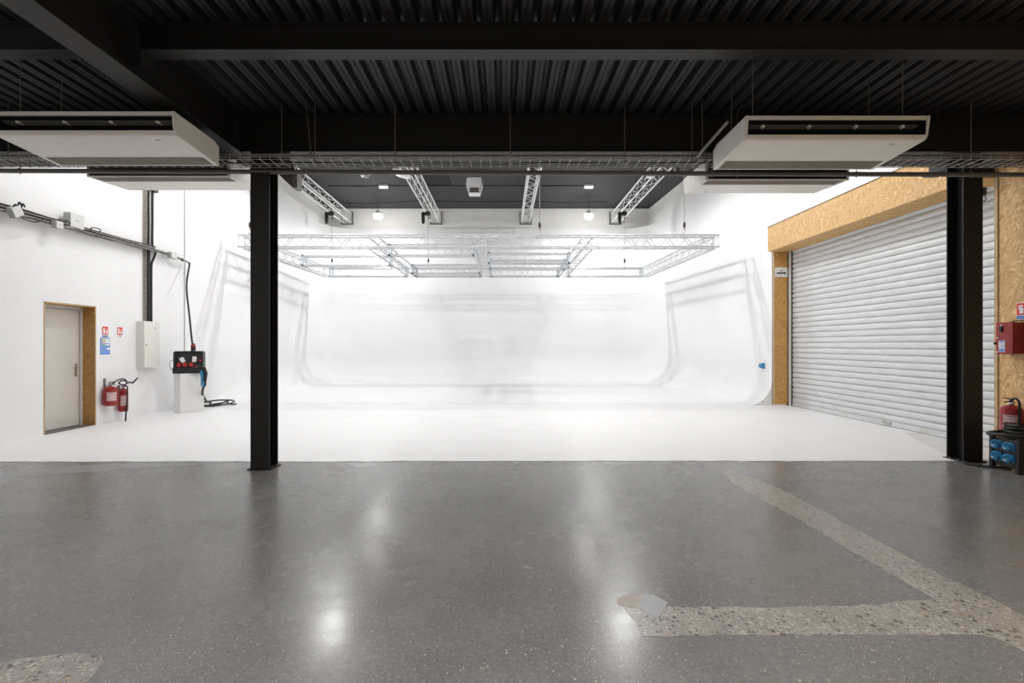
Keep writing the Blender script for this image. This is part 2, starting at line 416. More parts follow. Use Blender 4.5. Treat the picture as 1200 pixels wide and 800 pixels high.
def column(label, x0, x1, y0, y1, top):
    t = thing('steel_column', label, 'column', ((x0+x1)/2, (y0+y1)/2, 0))
    cx = (x0+x1)/2
    MB().box(x0, x1, y0, y0+.013, .014, top).build('flange', M['black'], t, world=True, smooth=False)
    MB().box(x0, x1, y1-.013, y1, .014, top).build('flange', M['black'], t, world=True, smooth=False)
    MB().box(cx-.005, cx+.005, y0+.013, y1-.013, .014, top).build('web', M['black'], t, world=True, smooth=False)
    MB().box(x0-.03, x1+.03, y0-.02, y1+.02, 0, .014).build('base_plate', M['black'], t, world=True, bevel=.002)
    for bx in (x0-.015, x1+.015):
        for by in (y0+.06, y1-.06):
            MB().lathe([(.011,0),(.011,.012),(0,.012)], (bx, by, .014), 6).build('anchor_bolt', M['dull'], t, world=True)
    return t
c1 = column('black steel column standing at the left edge of the white floor', -2.94, -2.72, 5.62, 5.84, 3.73)
MB().prism([(-2.72,3.72),(-2.72,3.52),(-2.50,3.31),(-2.48,3.31),(-2.48,3.50),(-2.56,3.72)], 5.78, 5.80, 'xz').box(-2.50,-2.44,5.72,5.86,3.31,3.50).build('bracket', M['dull'], c1, world=True)
c2 = column('black steel column on the right, in front of the roller shutter', 5.69, 5.93, 5.985, 6.215, 3.73)
k = thing('beam_clamp', 'small steel clamp hooked on the top right of the right column', 'clamp', (5.955, 6.0, 3.30))
MB().box(-.025,.01,-.03,.03,.0,.05).box(-.02,.02,-.02,.02,.05,.10).build('jaw', M['dull'], k, bevel=.003)
MB().path(smooth_pts([(.0,0,.02),(.025,0,-.02),(.015,0,-.07),(-.005,0,-.06)]), .006).build('hook', M['steel'], k)

# ------------------------------------------------------------------ cable tray and pipe
ZT, YT0, YT1 = 3.505, 5.36, 5.61
tray = thing('cable_tray', 'long steel wire mesh cable tray hung across the opening under the beam', 'cable tray', (0, 5.485, ZT))
w = MB()
for yy in (YT0, YT0+.125, YT1): w.tube((-7.3, yy, ZT), (6.5, yy, ZT), .0034, 6)
for zz in (.027, .055):
    for yy in (YT0, YT1): w.tube((-7.3, yy, ZT+zz), (6.5, yy, ZT+zz), .0036 if zz > .03 else .003, 6)
x = -7.25
while x < 6.48:
    w.path([(x, YT0, ZT+.058), (x, YT0, ZT), (x, YT1, ZT), (x, YT1, ZT+.058)], .0042, 5); x += .111
w.build('wire_mesh', M['galv'], tray, world=True)
MB().box(-7.3, 6.5, YT0+.005, YT0+.012, ZT+.03, ZT+.052).build('side_rail', M['dull'], tray, world=True)
for px, d, pt in ((330,5.5,125), (369,5.5,131), (463,5.5,125), (598,5.5,118), (732,5.5,124), (811,5.5,130), (823,5.42,117), (1138,5.45,120), (9.6,5.5,120)):
    xx = GX(px, d)
    r = MB().tube((xx, d, ZT+.02), (xx, d, ZD+.03), .006, 8)
    r.box(xx-.02, xx+.02, d-.025, d+.025, ZT+.0, ZT+.006).build('hanger_rod', M['dull'], tray, world=True)
p0, p1 = W(358, 119, 5.4), W(364.5, 183, 5.4); p0.z = ZD+.03
MB().path([p0, p1], .006, 8).box(p1.x-.018, p1.x+.018, 5.38, 5.42, p1.z-.03, p1.z+.03).build('hanger_rod', M['dull'], tray, world=True)
for k_, (y_, z_, r_, lab) in enumerate(((5.53, .016, .012, 'dark cable lying in the long wire mesh tray under the beam'),)):
    pts = [(-7.2 + i*.45, y_ + random.uniform(-.012,.012), ZT + z_ + random.uniform(0,.004)) for i in range(31)]
    tag(MB().path(smooth_pts(pts, 3), r_, 7).build('tray_cable', M['rubber'], loc=(0, y_, ZT), world=True), lab, 'cable')
pipe = thing('conduit_pipe', 'dark straight steel pipe running along just below the mesh tray', 'pipe', (-.4, 5.66, 3.485))
pa, pb = Vector((-7.34, 5.60, 3.470)), Vector((6.5, 5.73, 3.462))
MB().tube(pa, pb, .027, 14).build('pipe', M['pipe'], pipe, world=True)
for px in (27, 312, 457, 592, 735, 836, 866, 1008, 1145):
    t_ = (px-60)/1090; q = pa.lerp(pb, max(.02, min(.97, (GX(px,5.65)+7.34)/13.84)))
    MB().lathe([(.031,-.012),(.031,.012)], q, 12, 'x').tube(q+Vector((0,0,.02)), q+Vector((0,0,.06)), .005, 6).tube(q-Vector((0,0,.02)), q-Vector((0,0,.045)), .004, 6).build('pipe_clip', M['dull'], pipe, world=True)

# ------------------------------------------------------------------ ceiling air units
def air_unit(label, loc, rz=0):
    t = thing('ceiling_air_conditioner', label, 'air conditioner', loc, rz, 'ceiling air conditioning units')
    HW = .83
    def zb(y): return .045 * (1 - y/.68)
    cas = [(-.030,.247),(-.026,.213),(.13,.209),(.13,.085),(-.004,.082),(.004,.062),(.018,.048),(.045,zb(.045)),(.68,0),(.68,.20),(.60,.235)]
    MB().prism(cas, -HW, HW, 'yz').build('casing', M['cream'], t, bevel=.003)
    full = [(-.034,.250),(-.006,.075),(.008,.054),(.034,zb(.034)-.004),(.684,-.004),(.684,.204),(.60,.24)]
    for s in (-1, 1):
        MB().prism(full, s*HW, s*(HW+.028), 'yz').build('end_cap', M['cream_light'], t, bevel=.006)
    MB().box(-HW+.002, HW-.002, .118, .129, .086, .208).box(-HW+.002, HW-.002, .006, .118, .0852, .0885).box(-HW+.002, HW-.002, -.015, .118, .2045, .2085).build('outlet_recess', M['dark'], t)
    MB().box(-HW, -HW+.004, -.012, .118, .088, .205).build('outlet_cheek', M['dark'], t)
    MB().box(HW-.004, HW, -.012, .118, .088, .205).build('outlet_cheek', M['dark'], t)
    MB().prism([(.03,.188),(.034,.193),(.10,.172),(.098,.165)], -HW+.02, HW-.03, 'yz').build('louvre', M['pipe'], t)
    MB().prism([(.055,.150),(.058,.154),(.115,.130),(.113,.124)], -HW+.02, HW-.03, 'yz').build('louvre', M['dark'], t)
    for i in range(4):
        xx = -HW+.16 + i*.44
        MB().lathe([(.012,.03),(.012,.06),(.006,.065)], (xx, 0, .178), 10, 'y').box(xx+.012, xx+.022, .035, .11, .165, .19).build('louvre_clip', M['cream_light'], t)
    g = MB()
    for y0, y1 in ((.47,.655),):
        g.add([(-HW+.015,y0,zb(y0)-.002),(HW-.015,y0,zb(y0)-.002),(HW-.015,y1,zb(y1)-.002),(-HW+.015,y1,zb(y1)-.002)], [(0,1,2,3)])
        for i in range(10):
            yy = y0 + .008 + i*(y1-y0-.012)/9.5
            g.box(-HW+.015, HW-.015, yy, yy+.007, zb(yy)-.005, zb(yy)-.001)
    g.build('intake_grille', M['grille'], t, smooth=False)
    MB().box(-HW+.01, HW-.01, .679, .688, .012, .190).build('back_shade', M['dark'], t)  # black plate stands in for the shade on the unit's back
    MB().box(.56,.66,.115,.116,zb(.1)-.004,zb(.1)-.003).build('rating_plate', M['cream_light'], t)
    b = MB()
    for i in range(5): b.box(.585+i*.010, .592+i*.010, .10, .112, zb(.1)-.003, zb(.1)-.0012)
    b.build('badge', M['grey_ink'], t, smooth=False)
    for sx in (-.72, .72):
        for sy in (.12, .55):
            MB().tube((sx, sy, .19), (sx, sy, ZD+.03-loc[2]), .005, 8).build('suspension_rod', M['pipe'], t)
        MB().box(sx-.02, sx+.02, .06, .62, .235, .262).build('mounting_rail', M['dull'], t)
    return t
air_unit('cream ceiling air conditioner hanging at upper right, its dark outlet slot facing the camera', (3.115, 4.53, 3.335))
ac = [o for o in COL.objects if o.name.startswith('ceiling_air_conditioner')][0]
dup(ac, (-3.92, 4.53, 3.375), 0, 'cream ceiling air conditioner at upper left, its dark outlet slot facing the camera')
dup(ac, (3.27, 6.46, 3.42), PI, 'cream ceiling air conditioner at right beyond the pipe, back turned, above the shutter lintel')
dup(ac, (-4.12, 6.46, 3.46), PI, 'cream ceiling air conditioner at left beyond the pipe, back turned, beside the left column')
# slanting drain pipe on the flank of the right unit
tag(MB().path(smooth_pts([W(858,142,4.66)+Vector((-.04,0,.0)), W(826,178,5.16)+Vector((-.04,0,.0)), W(818,183,5.3)]), .016, 10).build('drain_pipe', M['dull'], loc=W(826,178,5.16), world=True),
    'grey drain pipe sloping along the left flank of the right air conditioner', 'pipe')
tag(MB().path(smooth_pts([W(868,140,4.75)+Vector((0,.06,0)), W(866,128,4.75), W(878,121,4.75), W(895,117,4.75), W(905,112,4.75)]), .007, 8).build('power_cable', M['rubber'], loc=W(868,140,4.75), world=True),
    'thin dark cable rising from the top of the right air conditioner', 'cable')

# ------------------------------------------------------------------ trusses
def truss(a, b, w, h, rc, rl, pitch, parent, names=('chord','lattice'), ends=True, mat='alu'):
    """box truss between centre points a, b (horizontal), chords as separate parts when parent given"""
    a, b = Vector(a), Vector(b); t = (b-a).normalized(); L = (b-a).length; s = Vector((t.y, -t.x, 0)); up = Vector((0,0,1))
    cor = [(-1,-1),(1,-1),(1,1),(-1,1)]
    ch = []
    for i, j in cor:
        o = s*(i*(w/2-rc)) + up*(j*(h/2-rc))
        ch.append(MB().tube(a+o, b+o, rc, 10))
    lat = MB(); n = max(2, round(L/pitch)); n += n % 2
    for q in range(4):
        (i0,j0), (i1,j1) = cor[q], cor[(q+1) % 4]
        o0 = s*(i0*(w/2-rc)) + up*(j0*(h/2-rc)); o1 = s*(i1*(w/2-rc)) + up*(j1*(h/2-rc))
        for k_ in range(n):
            p = a + t*(L*k_/n) + (o0 if (k_+q) % 2 == 0 else o1); r = a + t*(L*(k_+1)/n) + (o1 if (k_+q) % 2 == 0 else o0)
            lat.tube(p, r, rl, 6)
        if ends:
            for e in (a + t*rc, b - t*rc): lat.tube(e+o0, e+o1, rl, 6)
    return ch, lat
ROOFX = (-6.56, -2.83, .93, 4.70)
LAB = ('silver roof truss under the dark ceiling, closest to the left wall', 'silver roof truss left of the white unit heater, with the white hood on its flank',
       'silver roof truss just right of the white unit heater', 'silver roof truss under the dark ceiling, closest to the right wall')
for X_, lab in zip(ROOFX, LAB):
    t = thing('roof_truss', lab, 'truss', (X_, 13.3, 6.55), 0, 'roof trusses under the hall ceiling')
    ch, lat = truss((X_, 6.4, 6.76), (X_, YB+.04, 6.76), .38, .42, .026, .0095, .46, t)
    for c in ch: c.build('chord', M['whitemetal'], t, world=True)
    lat.build('lattice', M['whitemetal'], t, world=True)
    q = MB(); a0, a1, z0, z1 = X_-.25, X_+.25, 6.50, 7.03
    q.box(a0, a0+.03, YB-.02, YB+.055, z0, z1).box(a1-.03, a1, YB-.02, YB+.055, z0, z1).box(a0, a1, YB-.02, YB+.055, z0, z0+.035)
    q.build('wall_pocket', M['dull'], t, world=True)

# lighting grid flown on chains
GZ0, GZ1 = 4.00, 4.35; GC = (GZ0+GZ1)/2
grid = thing('lighting_truss_grid', 'large silver truss grid flown on chains in front of the white cove', 'truss', (-.65, 15.5, GZ0))
S = .33
def gseg(a, b, cap=True):
    ch, lat = truss((*a, GC), (*b, GC), S, GZ1-GZ0, .024, .0085, .26, grid)
    mb = lat
    o = MB()
    for c in ch: o.add(c.v, c.f)
    ob = o.build('truss_segment', M['alu'], grid, world=True)
    l2 = mb.build('lattice', M['alu'], ob); l2.location = (0,0,0)
    # lattice verts are world based: shift into the grid frame
    for v in l2.data.vertices: v.co -= grid.location
    if cap:
        A, B = Vector((*a,GC)), Vector((*b,GC)); t = (B-A).normalized(); s = Vector((t.y,-t.x,0))
        for e in (A, B):
            pl = MB(); Mx = Matrix.Translation(e) @ Matrix(((t.x,s.x,0,0),(t.y,s.y,0,0),(0,0,1,0),(0,0,0,1)))
            h = S/2+.012; hz = (GZ1-GZ0)/2+.012
            for sx, sz, dx, dz in ((0,-hz+.03,h,.03),(0,hz-.03,h,.03),(-h+.03,0,.03,hz),(h-.03,0,.03,hz)):
                pl.box(-.02,.02, sx-dx, sx+dx, sz-dz, sz+dz, Mx)
            p2 = pl.build('coupling_plate', M['alu_blue'], ob)
            for v in p2.data.vertices: v.co -= grid.location
    return ob
YF, YK = 12.82, 18.22
LX0, LX1 = -6.80, 5.50
LXS = (-3.47, -.66, 2.25)
gseg((LX0-.16, YF), (LX1+.16, YF), False)
gseg((LX0, YF+.17), (LX0+.18, YK+.16), False); gseg((LX1, YF+.17), (LX1-.18, YK+.16), False)
for X_ in LXS: gseg((X_, YF+.17), (X_, YK+.16), False)
xs = [LX0+.12] + list(LXS) + [LX1-.12]
def cross(i, y): gseg((xs[i]+.20, y), (xs[i+1]-.20, y))
for i in range(4): cross(i, YK)
cross(0, 15.75); cross(1, 14.0); cross(1, 17.5); cross(2, 15.3); cross(2, 16.5)

# chain hoists: three carry the rear of the grid, three the front
def hoist(label, x, y, ztop):
    t = thing('chain_hoist', label, 'hoist', (x, y, ztop), 0, 'chain hoists carrying the truss grid')
    MB().lathe([(0,-.10),(.06,-.10),(.075,-.07),(.075,.07),(.06,.10),(0,.10)], (.0,0,-.13), 14, 'x').box(-.05,.05,-.06,.06,-.2,-.05).build('motor', M['dark'], t)
    MB().lathe([(0,-.52),(.05,-.50),(.068,-.42),(.066,-.12),(.05,-.08)], (-.17,0,0), 12).build('chain_bag', M['dark'], t)
    MB().box(-.17,.06,-.02,.02,-.10,-.07).tube((0,0,-.05),(0,0,.05),.018).build('top_hook', M['dull'], t)
    MB().path(smooth_pts([(.03,0,-.2),(.03,0,-.24),(.065,0,-.28),(.04,0,-.33),(.005,0,-.31)],5), .014, 8).build('load_hook', M['dark'], t)
    MB().tube((.03,0,-.2),(.03,0,-1.86),.007,6).build('chain', M['dull'], t)
    b = MB().lathe([(0,.0),(.02,.005),(.034,.04),(.034,.12),(.018,.16)], (.03,0,-1.98), 10); b.build('hook_block', M['dark'], t)
    MB().path(smooth_pts([(.03,0,-1.98),(.04,0,-2.02),(.065,0,-2.06),(.055,0,-2.12),(.02,0,-2.13),(.0,0,-2.09)],5), .012, 8).build('grid_hook', M['steel'], t)
    MB().box(.018,.042,-.012,.012,-2.02,-1.99).build('safety_latch', M['redplug'], t)
    return t
h0 = hoist('black chain hoist under the leftmost roof truss, above the rear of the grid', GX(389,18.22)-.03, 18.22, 6.52)
dup(h0, (GX(502,18.22)-.03, 18.22, 6.52), 0, 'black chain hoist under the roof truss with the white hood, by the left pendant lamp')
dup(h0, (GX(732,18.22)-.03, 18.22, 6.52), 0, 'black chain hoist under the rightmost roof truss, right of the right pendant lamp')
dup(h0, (GX(293,12.82)-.03, 12.82, 6.52), 0, 'chain with its hook showing just left of the left column')
dup(h0, (GX(632.5,12.82)-.03, 12.82, 6.52), 0, 'chain and hook coming down to the middle of the grid front truss')
dup(h0, (GX(802,12.82)-.03, 12.82, 6.52), 0, 'chain and hook coming down near the right end of the grid front truss')

# ------------------------------------------------------------------ hall ceiling fittings
LAMPS_VIS = ((-4.85, 18.7), (3.30, 18.7)); LZ = 6.40
for (lx, ly), lab in zip(LAMPS_VIS, ('round pendant lamp glowing white at the back, left of the white unit heater', 'round pendant lamp glowing white at the back, beside the rightmost roof truss')):
    t = thing('pendant_lamp', lab, 'lamp', (lx, ly, LZ), 0, 'pendant lamps at the back of the hall')
    MB().tube((0,0,.26),(0,0,ZR-LZ),.008,6).build('cord', M['dark'], t)
    MB().lathe([(.02,.26),(.06,.25),(.075,.19),(.09,.17),(.16,.10),(.165,.085),(.15,.085),(.09,.14),(0,.15)], n=24).build('housing', M['whitemetal'], t)
    MB().lathe([(0,.12),(.10,.11),(.15,.08),(.175,.03),(.17,-.02),(.13,-.065),(.07,-.09),(0,-.098)], n=24).build('lens', M['lamp'], t)
# unit heater
hd = 16.0
t = thing('unit_heater', 'white hanging unit heater with a grille, in the middle of the dark ceiling', 'heater', W(556, 228, hd))
MB().prism([(-.18,0),(.18,0),(.275,.30),(.24,.53),(-.24,.53),(-.275,.30)], -.14, .22, 'xz').build('cabinet', M['whitemetal'], t, bevel=.015)
q = MB().box(-.15,.15,-.146,-.142,.03,.19)
q.build('grille_back', M['dark'], t)
q = MB()
for i in range(7): q.box(-.145+i*.046, -.132+i*.046, -.152, -.146, .03, .19)
q.build('grille', M['grille'], t)
MB().prism([(.18,.0),(.275,.30),(.24,.53),(.21,.5),(.235,.30),(.15,.03)], -.150, -.141, 'xz').build('side_panel', M['grey_plastic'], t)
for s in (-.2,.2): MB().tube((s,.05,.52),(s,.05,ZR-t.location.z),.007,6).build('hanger', M['dull'], t)
# emergency lamps
for px, py, lab in ((449.5, 217.5, 'small white oblong lamp on the dark ceiling above the left pendant'), (690, 216.7, 'small white oblong lamp on the dark ceiling above the right pendant')):
    p = W(px, py, 17.35); t = thing('emergency_lamp', lab, 'lamp', (p.x, p.y, ZR-.11), 0, 'oblong lamps on the dark ceiling')
    MB().box(-.16,.16,-.06,.06,.045,.11).build('housing', M['whitemetal'], t, bevel=.008)
    MB().box(-.15,.15,-.062,.055,-.0,.045).build('diffuser', M['led'], t, bevel=.01)
# detector, hood, small box
p = W(428, 206, 15.9)
t = thing('presence_detector', 'small white boxy detector on the dark ceiling, left of the white hood', 'detector', (p.x, p.y, 6.93))
MB().box(-.13,.13,-.10,.10,.10,.25).build('base', M['whitemetal'], t, bevel=.02)
MB().lathe([(.0,0),(.05,.01),(.07,.05),(.07,.1)], (.05,0,0), 14).build('sensor', M['grey_plastic'], t)
MB().box(-.13,-.05,-.10,.04,.03,.10).build('arm', M['whitemetal'], t, bevel=.01)
p = W(472, 207, 14.4)
t = thing('white_hood', 'white curved hood fixed to the left flank of a roof truss', 'hood', (p.x+.0, p.y, 6.5))
prof = [(-.29,.17),(-.27,.06),(-.17,.0),(-.02,-.055),(.12,-.08),(.2,-.07),(.24,.0),(.2,.1),(-.1,.16)]
MB().prism(prof, -.14, .14, 'xz').build('shell', M['whitemetal'], t, bevel=.03)
MB().box(.15,.26,-.03,.03,-.02,.1).build('bracket', M['dull'], t)
p = W(744, 207.5, 14.6)
t = thing('junction_box', 'small white box on the rightmost roof truss, just under the pipe', 'box', (4.42, 14.6, 6.49))
MB().box(-.10,.08,-.07,.07,0,.14).build('body', M['whitemetal'], t, bevel=.01); MB().box(-.09,.07,-.076,-.07,.01,.13).build('lid', M['grey_plastic'], t, bevel=.004)
def ceil_cable(pts, lab, r=.016):
    P = smooth_pts([Vector((W(px,py,d).x, d, ZR-.02-s)) for px, py, d, s in pts], 5)
    tag(MB().path(P, r, 7).build('ceiling_cable', M['dark'], loc=P[0], world=True), lab, 'cable', 'cables on the dark ceiling')
ceil_cable([(385,220,17.4,0),(440,220,17.4,.01),(490,221,17.3,.02),(560,221,17.3,.03),(640,221,17.4,.0),(684,220,17.4,.0)], 'dark cable across the hall ceiling level with the oblong lamps')
ceil_cable([(393,235,19.3,.02),(430,241,19.3,.08),(470,239,19.2,.05),(500,236,19.2,0),(560,237,19.2,.05),(620,237,19.2,.02),(660,239,19.2,.08),(712,239,19.2,.04)], 'sagging dark cable near the back edge of the hall ceiling')

# ------------------------------------------------------------------ roller shutter
SY0, SY1, SZ = 6.46, 11.50, 3.95
sh = MB(); pit = .117; z = .10; prof = [(XR+.012, z)]
while z < SZ:
    prof += [(XR-.004, z+.006), (XR-.012, z+.022), (XR-.015, z+.05), (XR-.012, z+.082), (XR-.004, z+.100), (XR+.004, z+.104), (XR+.018, z+.107), (XR+.018, z+.113), (XR+.004, z+pit)]; z += pit
st = thing('roller_shutter', 'wide grey galvanised roller shutter closed down to the floor on the right', 'shutter', (XR, 8.98, 0))
n = len(prof); q = MB(); q.v = [(u, SY0, w_) for u, w_ in prof] + [(u, SY1, w_) for u, w_ in prof]; q.f = [(i, i+1, n+i+1, n+i) for i in range(n-1)]
q.build('slat_curtain', M['shutter'], st, world=True)
MB().box(XR-.018, XR+.012, SY0, SY1, .012, .10).build('bottom_bar', M['shutter'], st, world=True, bevel=.004)
for yy in (7.1, 7.8, 8.9, 9.6, 10.4):
    MB().box(XR-.023, XR-.017, yy, yy+.13, .03, .085).build('bar_plate', M['guide'], st, world=True)
MB().box(XR-.04, XR-.018, 8.52, 8.72, .045, .085).lathe([(.012,-.045),(.012,-.03)], (XR, 8.6, .065), 8, 'x').build('latch', M['steel'], st, world=True)
MB().box(XR-.06, XR-.045, SY1-.06, SY1+.02, 0, SZ).build('guide_rail', M['guide'], st, world=True)
q = MB(); z = .02
while z < 3.66:
    q.box(XR-.044, XR-.002, SY1-.055, SY1-.03, z, z+.075); z += .10
q.box(XR-.040, XR+.02, SY1-.03, SY1+.02, 0, SZ)
q.build('guide_brush', M['dark'], st, world=True)
MB().box(XR+.05, XR+.12, SY0, SY1+.04, 0, SZ).build('backing', M['dull'], st, world=True)
# boxed lintel and post in strand board
lt = thing('lintel_box', 'long strand board box above the roller shutter', 'lintel', (6.6, 9.0, 3.67))
MB().box(6.31, 6.328, 6.44, 11.55, 3.67, 4.262).build('front_board', M['osb_x'], lt, world=True, smooth=False)
MB().box(6.328, 6.92, 6.44, 11.55, 3.67, 3.688).build('bottom_board', M['osb_z'], lt, world=True, smooth=False)
MB().box(6.31, 6.92, 6.44, 11.55, 4.244, 4.262).build('top_board', M['osb_x'], lt, world=True, smooth=False)
MB().box(6.328, 6.92, 11.535, 11.55, 3.688, 4.244).build('end_board', M['osb_y'], lt, world=True, smooth=False)
MB().box(6.3085, 6.3105, 9.99, 9.998, 3.67, 4.262).build('joint', M['tanedge'], lt, world=True, smooth=False)
ps = thing('shutter_post', 'strand board post at the far side of the roller shutter', 'post', (6.62, 11.58, 0))
MB().box(6.485, 6.785, 11.56, 11.62, .03, 3.67).build('board', M['osb_y'], ps, world=True, smooth=False)
MB().box(6.46, 6.485, 11.555, 11.62, .03, 3.67).build('edge_strip', M['tanedge'], ps, world=True, smooth=False)
MB().box(6.46, 6.76, 11.553, 11.62, .004, .03).build('plinth_strip', M['plinth'], ps, world=True, smooth=False)
sg = thing('post_sign', 'white sign with a black pictogram on the strand board post', 'sign', (6.635, 11.555, 3.05))
s0, s1 = W(908,324.5,11.555), W(922.8,313.3,11.555)
MB().box(s0.x, s1.x, 11.545, 11.554, s0.z, s1.z).build('panel', M['paper'], sg, world=True)
q = MB(); zc = W(0,320,11.555).z; x0_ = W(910,0,11.555).x; x1_ = W(920,0,11.555).x
q.box(x0_, x1_, 11.542, 11.545, zc-.018, zc+.018).lathe([(0,11.5415),(.026,11.5415),(.026,11.545)], (x1_-.01, 0, zc), 14, 'y')
for i in range(5): q.box(x0_+.075+i*.016, x0_+.086+i*.016, 11.543, 11.545, zc+.045, zc+.06)
q.build('pictogram', M['black_ink'], sg, world=True)

# blue wall socket at the end of the cove
t = thing('wall_socket', 'small blue socket on the right cove wall, left of the strand board post', 'socket', (6.43, 12.05, 1.0), 0)
p = W(897.5, 428.5, 11.95); t.location = (6.425, 11.95, p.z)
MB().box(-.035,.006,-.05,.05,-.07,.07).build('box', M['blueplug'], t, bevel=.01)
Mr = Matrix.Translation((-.05,-.02,-.01)) @ Matrix.Rotation(.5, 4, 'Y')
q = MB().lathe([(0,-.07),(.05,-.07),(.05,0),(.04,.03)], n=16, axis='x'); q.v = [tuple(Mr @ Vector(v)) for v in q.v]; q.build('flap', M['blueplug'], t)
MB().box(-.045,-.033,-.035,-.005,.01,.035).build('mark', M['paper'], t)

# ------------------------------------------------------------------ door in the left wall
dr = bpy.data.objects.new('door_1', None); COL.objects.link(dr); dr.location = (-7.6, 8.25, 0); struct(dr)
RX = -7.595
MB().box(RX-.04, XL+.003, D1-.018, D1, 0, DZ).build('far_lining', M['osb_dark'], dr, world=True, smooth=False)
MB().box(RX-.04, XL+.003, D0, D0+.018, 0, DZ).build('near_lining', M['osb_dark'], dr, world=True, smooth=False)
MB().box(RX-.04, XL+.003, D0+.018, D1-.018, DZ-.018, DZ).build('head_lining', M['osb_dark'], dr, world=True, smooth=False)
for b in ((D0-.0,D0+.018,0,DZ),(D1-.018,D1+.002,0,DZ),(D0,D1,DZ-.018,DZ+.002)):
    MB().box(XL+.003, XL+.006, b[0], b[1], b[2], b[3]).build('lining_edge', M['tanedge'], dr, world=True, smooth=False)
MB().box(RX-.03, RX+.012, D1-.075, D1-.018, 0, DZ-.018).box(RX-.03, RX+.012, D0+.018, D0+.06, 0, DZ-.018).box(RX-.03, RX+.012, D0+.06, D1-.075, DZ-.075, DZ-.018).build('frame', M['doorp'], dr, world=True, bevel=.003)
lf = MB().box(RX-.05, RX-.008, D0+.064, D1-.081, .022, DZ-.081).build('leaf', M['doorp'], dr, world=True, bevel=.003)
MB().box(RX-.06, XL-.02, D0+.018, D1-.018, 0, .012).build('threshold', M['dull'], dr, world=True)
MB().box(RX-.1, RX-.06, D0-.1, D1+.1, 0, DZ+.1).build('dark_gap', M['dark'], dr, world=True)
hy, hz = D1-.145, 1.02
MB().box(RX-.008, RX-.002, hy-.022, hy+.022, hz-.13, hz+.10).build('handle_plate', M['steel'], dr, world=True, bevel=.002)
MB().path([(RX-.004,hy,hz+.03),(RX+.045,hy,hz+.03),(RX+.05,hy-.012,hz+.03),(RX+.05,hy-.12,hz+.03)], .0095, 10).lathe([(.012,RX-.002),(.012,RX+.004)], (0,hy,hz-.06), 10, 'x').build('handle', M['steel'], dr, world=True)

# ------------------------------------------------------------------ safety signs on the left wall
def wall_y(px, X=XL): return X * F / (px - CX)
def wz(py, y): return H + (CY - py) * y / F
def lw_sign(name, label, px0, px1, py0, py1):
    y0, y1 = wall_y(px0), wall_y(px1); ym = (y0+y1)/2; z1, z0 = wz(py0, ym), wz(py1, ym)
    t = thing(name, label, 'sign', (XL, ym, z0)); return t, y1-y0, z1-z0
def rect(mb, w, h, u0, u1, v0, v1, x):               # fraction rectangle on a left-wall sign
    return mb.box(x-.0012, x, -w/2+u0*w, -w/2+u1*w, v0*h, v1*h)
def fire_pict(t, w, h, v0, v1, x):
    """white extinguisher and flame on red, between v0 and v1"""
    def V(v): return v0 + (v1-v0)*v
    q = MB()
    rect(q, w, h, .20,.46, V(.14),V(.62), x); rect(q, w, h, .26,.40, V(.62),V(.74), x); rect(q, w, h, .18,.50, V(.74),V(.82), x)
    fl = [(.62,.14),(.56,.30),(.62,.50),(.66,.42),(.72,.78),(.82,.50),(.80,.32),(.84,.20),(.78,.12)]
    q.prism([(-w/2+u*w, V(v)*h) for u, v in fl], x-.0012, x, 'yz')
    q.build('pictogram', M['paper'], t, smooth=False)
t, w_, h_ = lw_sign('fire_extinguisher_sign', 'red and white fire extinguisher sign above the blue notice', 119, 127, 382, 395.5)
MB().box(0,.004,-w_/2,w_/2,0,h_).build('panel', M['paper'], t)
rect(MB(), w_, h_, .09,.91,.27,.95,.0055).build('red_field', M['redsign'], t); fire_pict(t, w_, h_, .27,.95,.0072)
rect(MB(), w_, h_, .09,.91,.02,.2,.0055).build('blue_strip', M['blue'], t); rect(MB(), w_, h_, .4,.65,.05,.17,.0068).build('strip_letter', M['grey_ink'], t)
t, w_, h_ = lw_sign('fire_extinguisher_sign', 'red and white fire extinguisher sign right of the blue notice', 136.5, 143.7, 383, 395.5)
MB().box(0,.004,-w_/2,w_/2,0,h_).build('panel', M['paper'], t)
rect(MB(), w_, h_, .08,.92,.25,.97,.0055).build('red_field', M['redsign'], t); fire_pict(t, w_, h_, .25,.97,.0072)
rect(MB(), w_, h_, .45,.65,.03,.19,.0055).build('strip_letter', M['grey_ink'], t)
t, w_, h_ = lw_sign('safety_notice', 'blue safety notice with coloured rows beside the door', 117.2, 128.8, 395.8, 415.2)
MB().box(0,.004,-w_/2,w_/2,0,h_).build('panel', M['blue'], t)
rect(MB(), w_, h_, .12,.95,.54,.95,.0052).build('white_field', M['paper'], t)
for v, c in ((.87,'yellow'),(.80,'green'),(.71,'pink'),(.55,'green')):
    rect(MB(), w_, h_, .14,.52,v,v+.065,.0066).build('text_row', M[c], t)
q = MB(); rect(q, w_, h_, .12,.95,.63,.67,.0068); rect(q, w_, h_, .55,.95,.51,.53,.0068); q.build('blue_row', M['blue'], t)
rect(MB(), w_, h_, .66,.97,.27,.42,.0052).build('white_box', M['paper'], t)
q = MB()
for i in range(9): rect(q, w_, h_, .08+.09*i,.13+.09*i,.12,.17,.0052)
for v in (.22,.30,.38,.44):
    for i in range(5): rect(q, w_, h_, .10+.1*i,.17+.1*i,v,v+.025,.0052)
q.build('text_lines', plain('pale_blue_print', (.42,.55,.8), .5, var=.02), t)

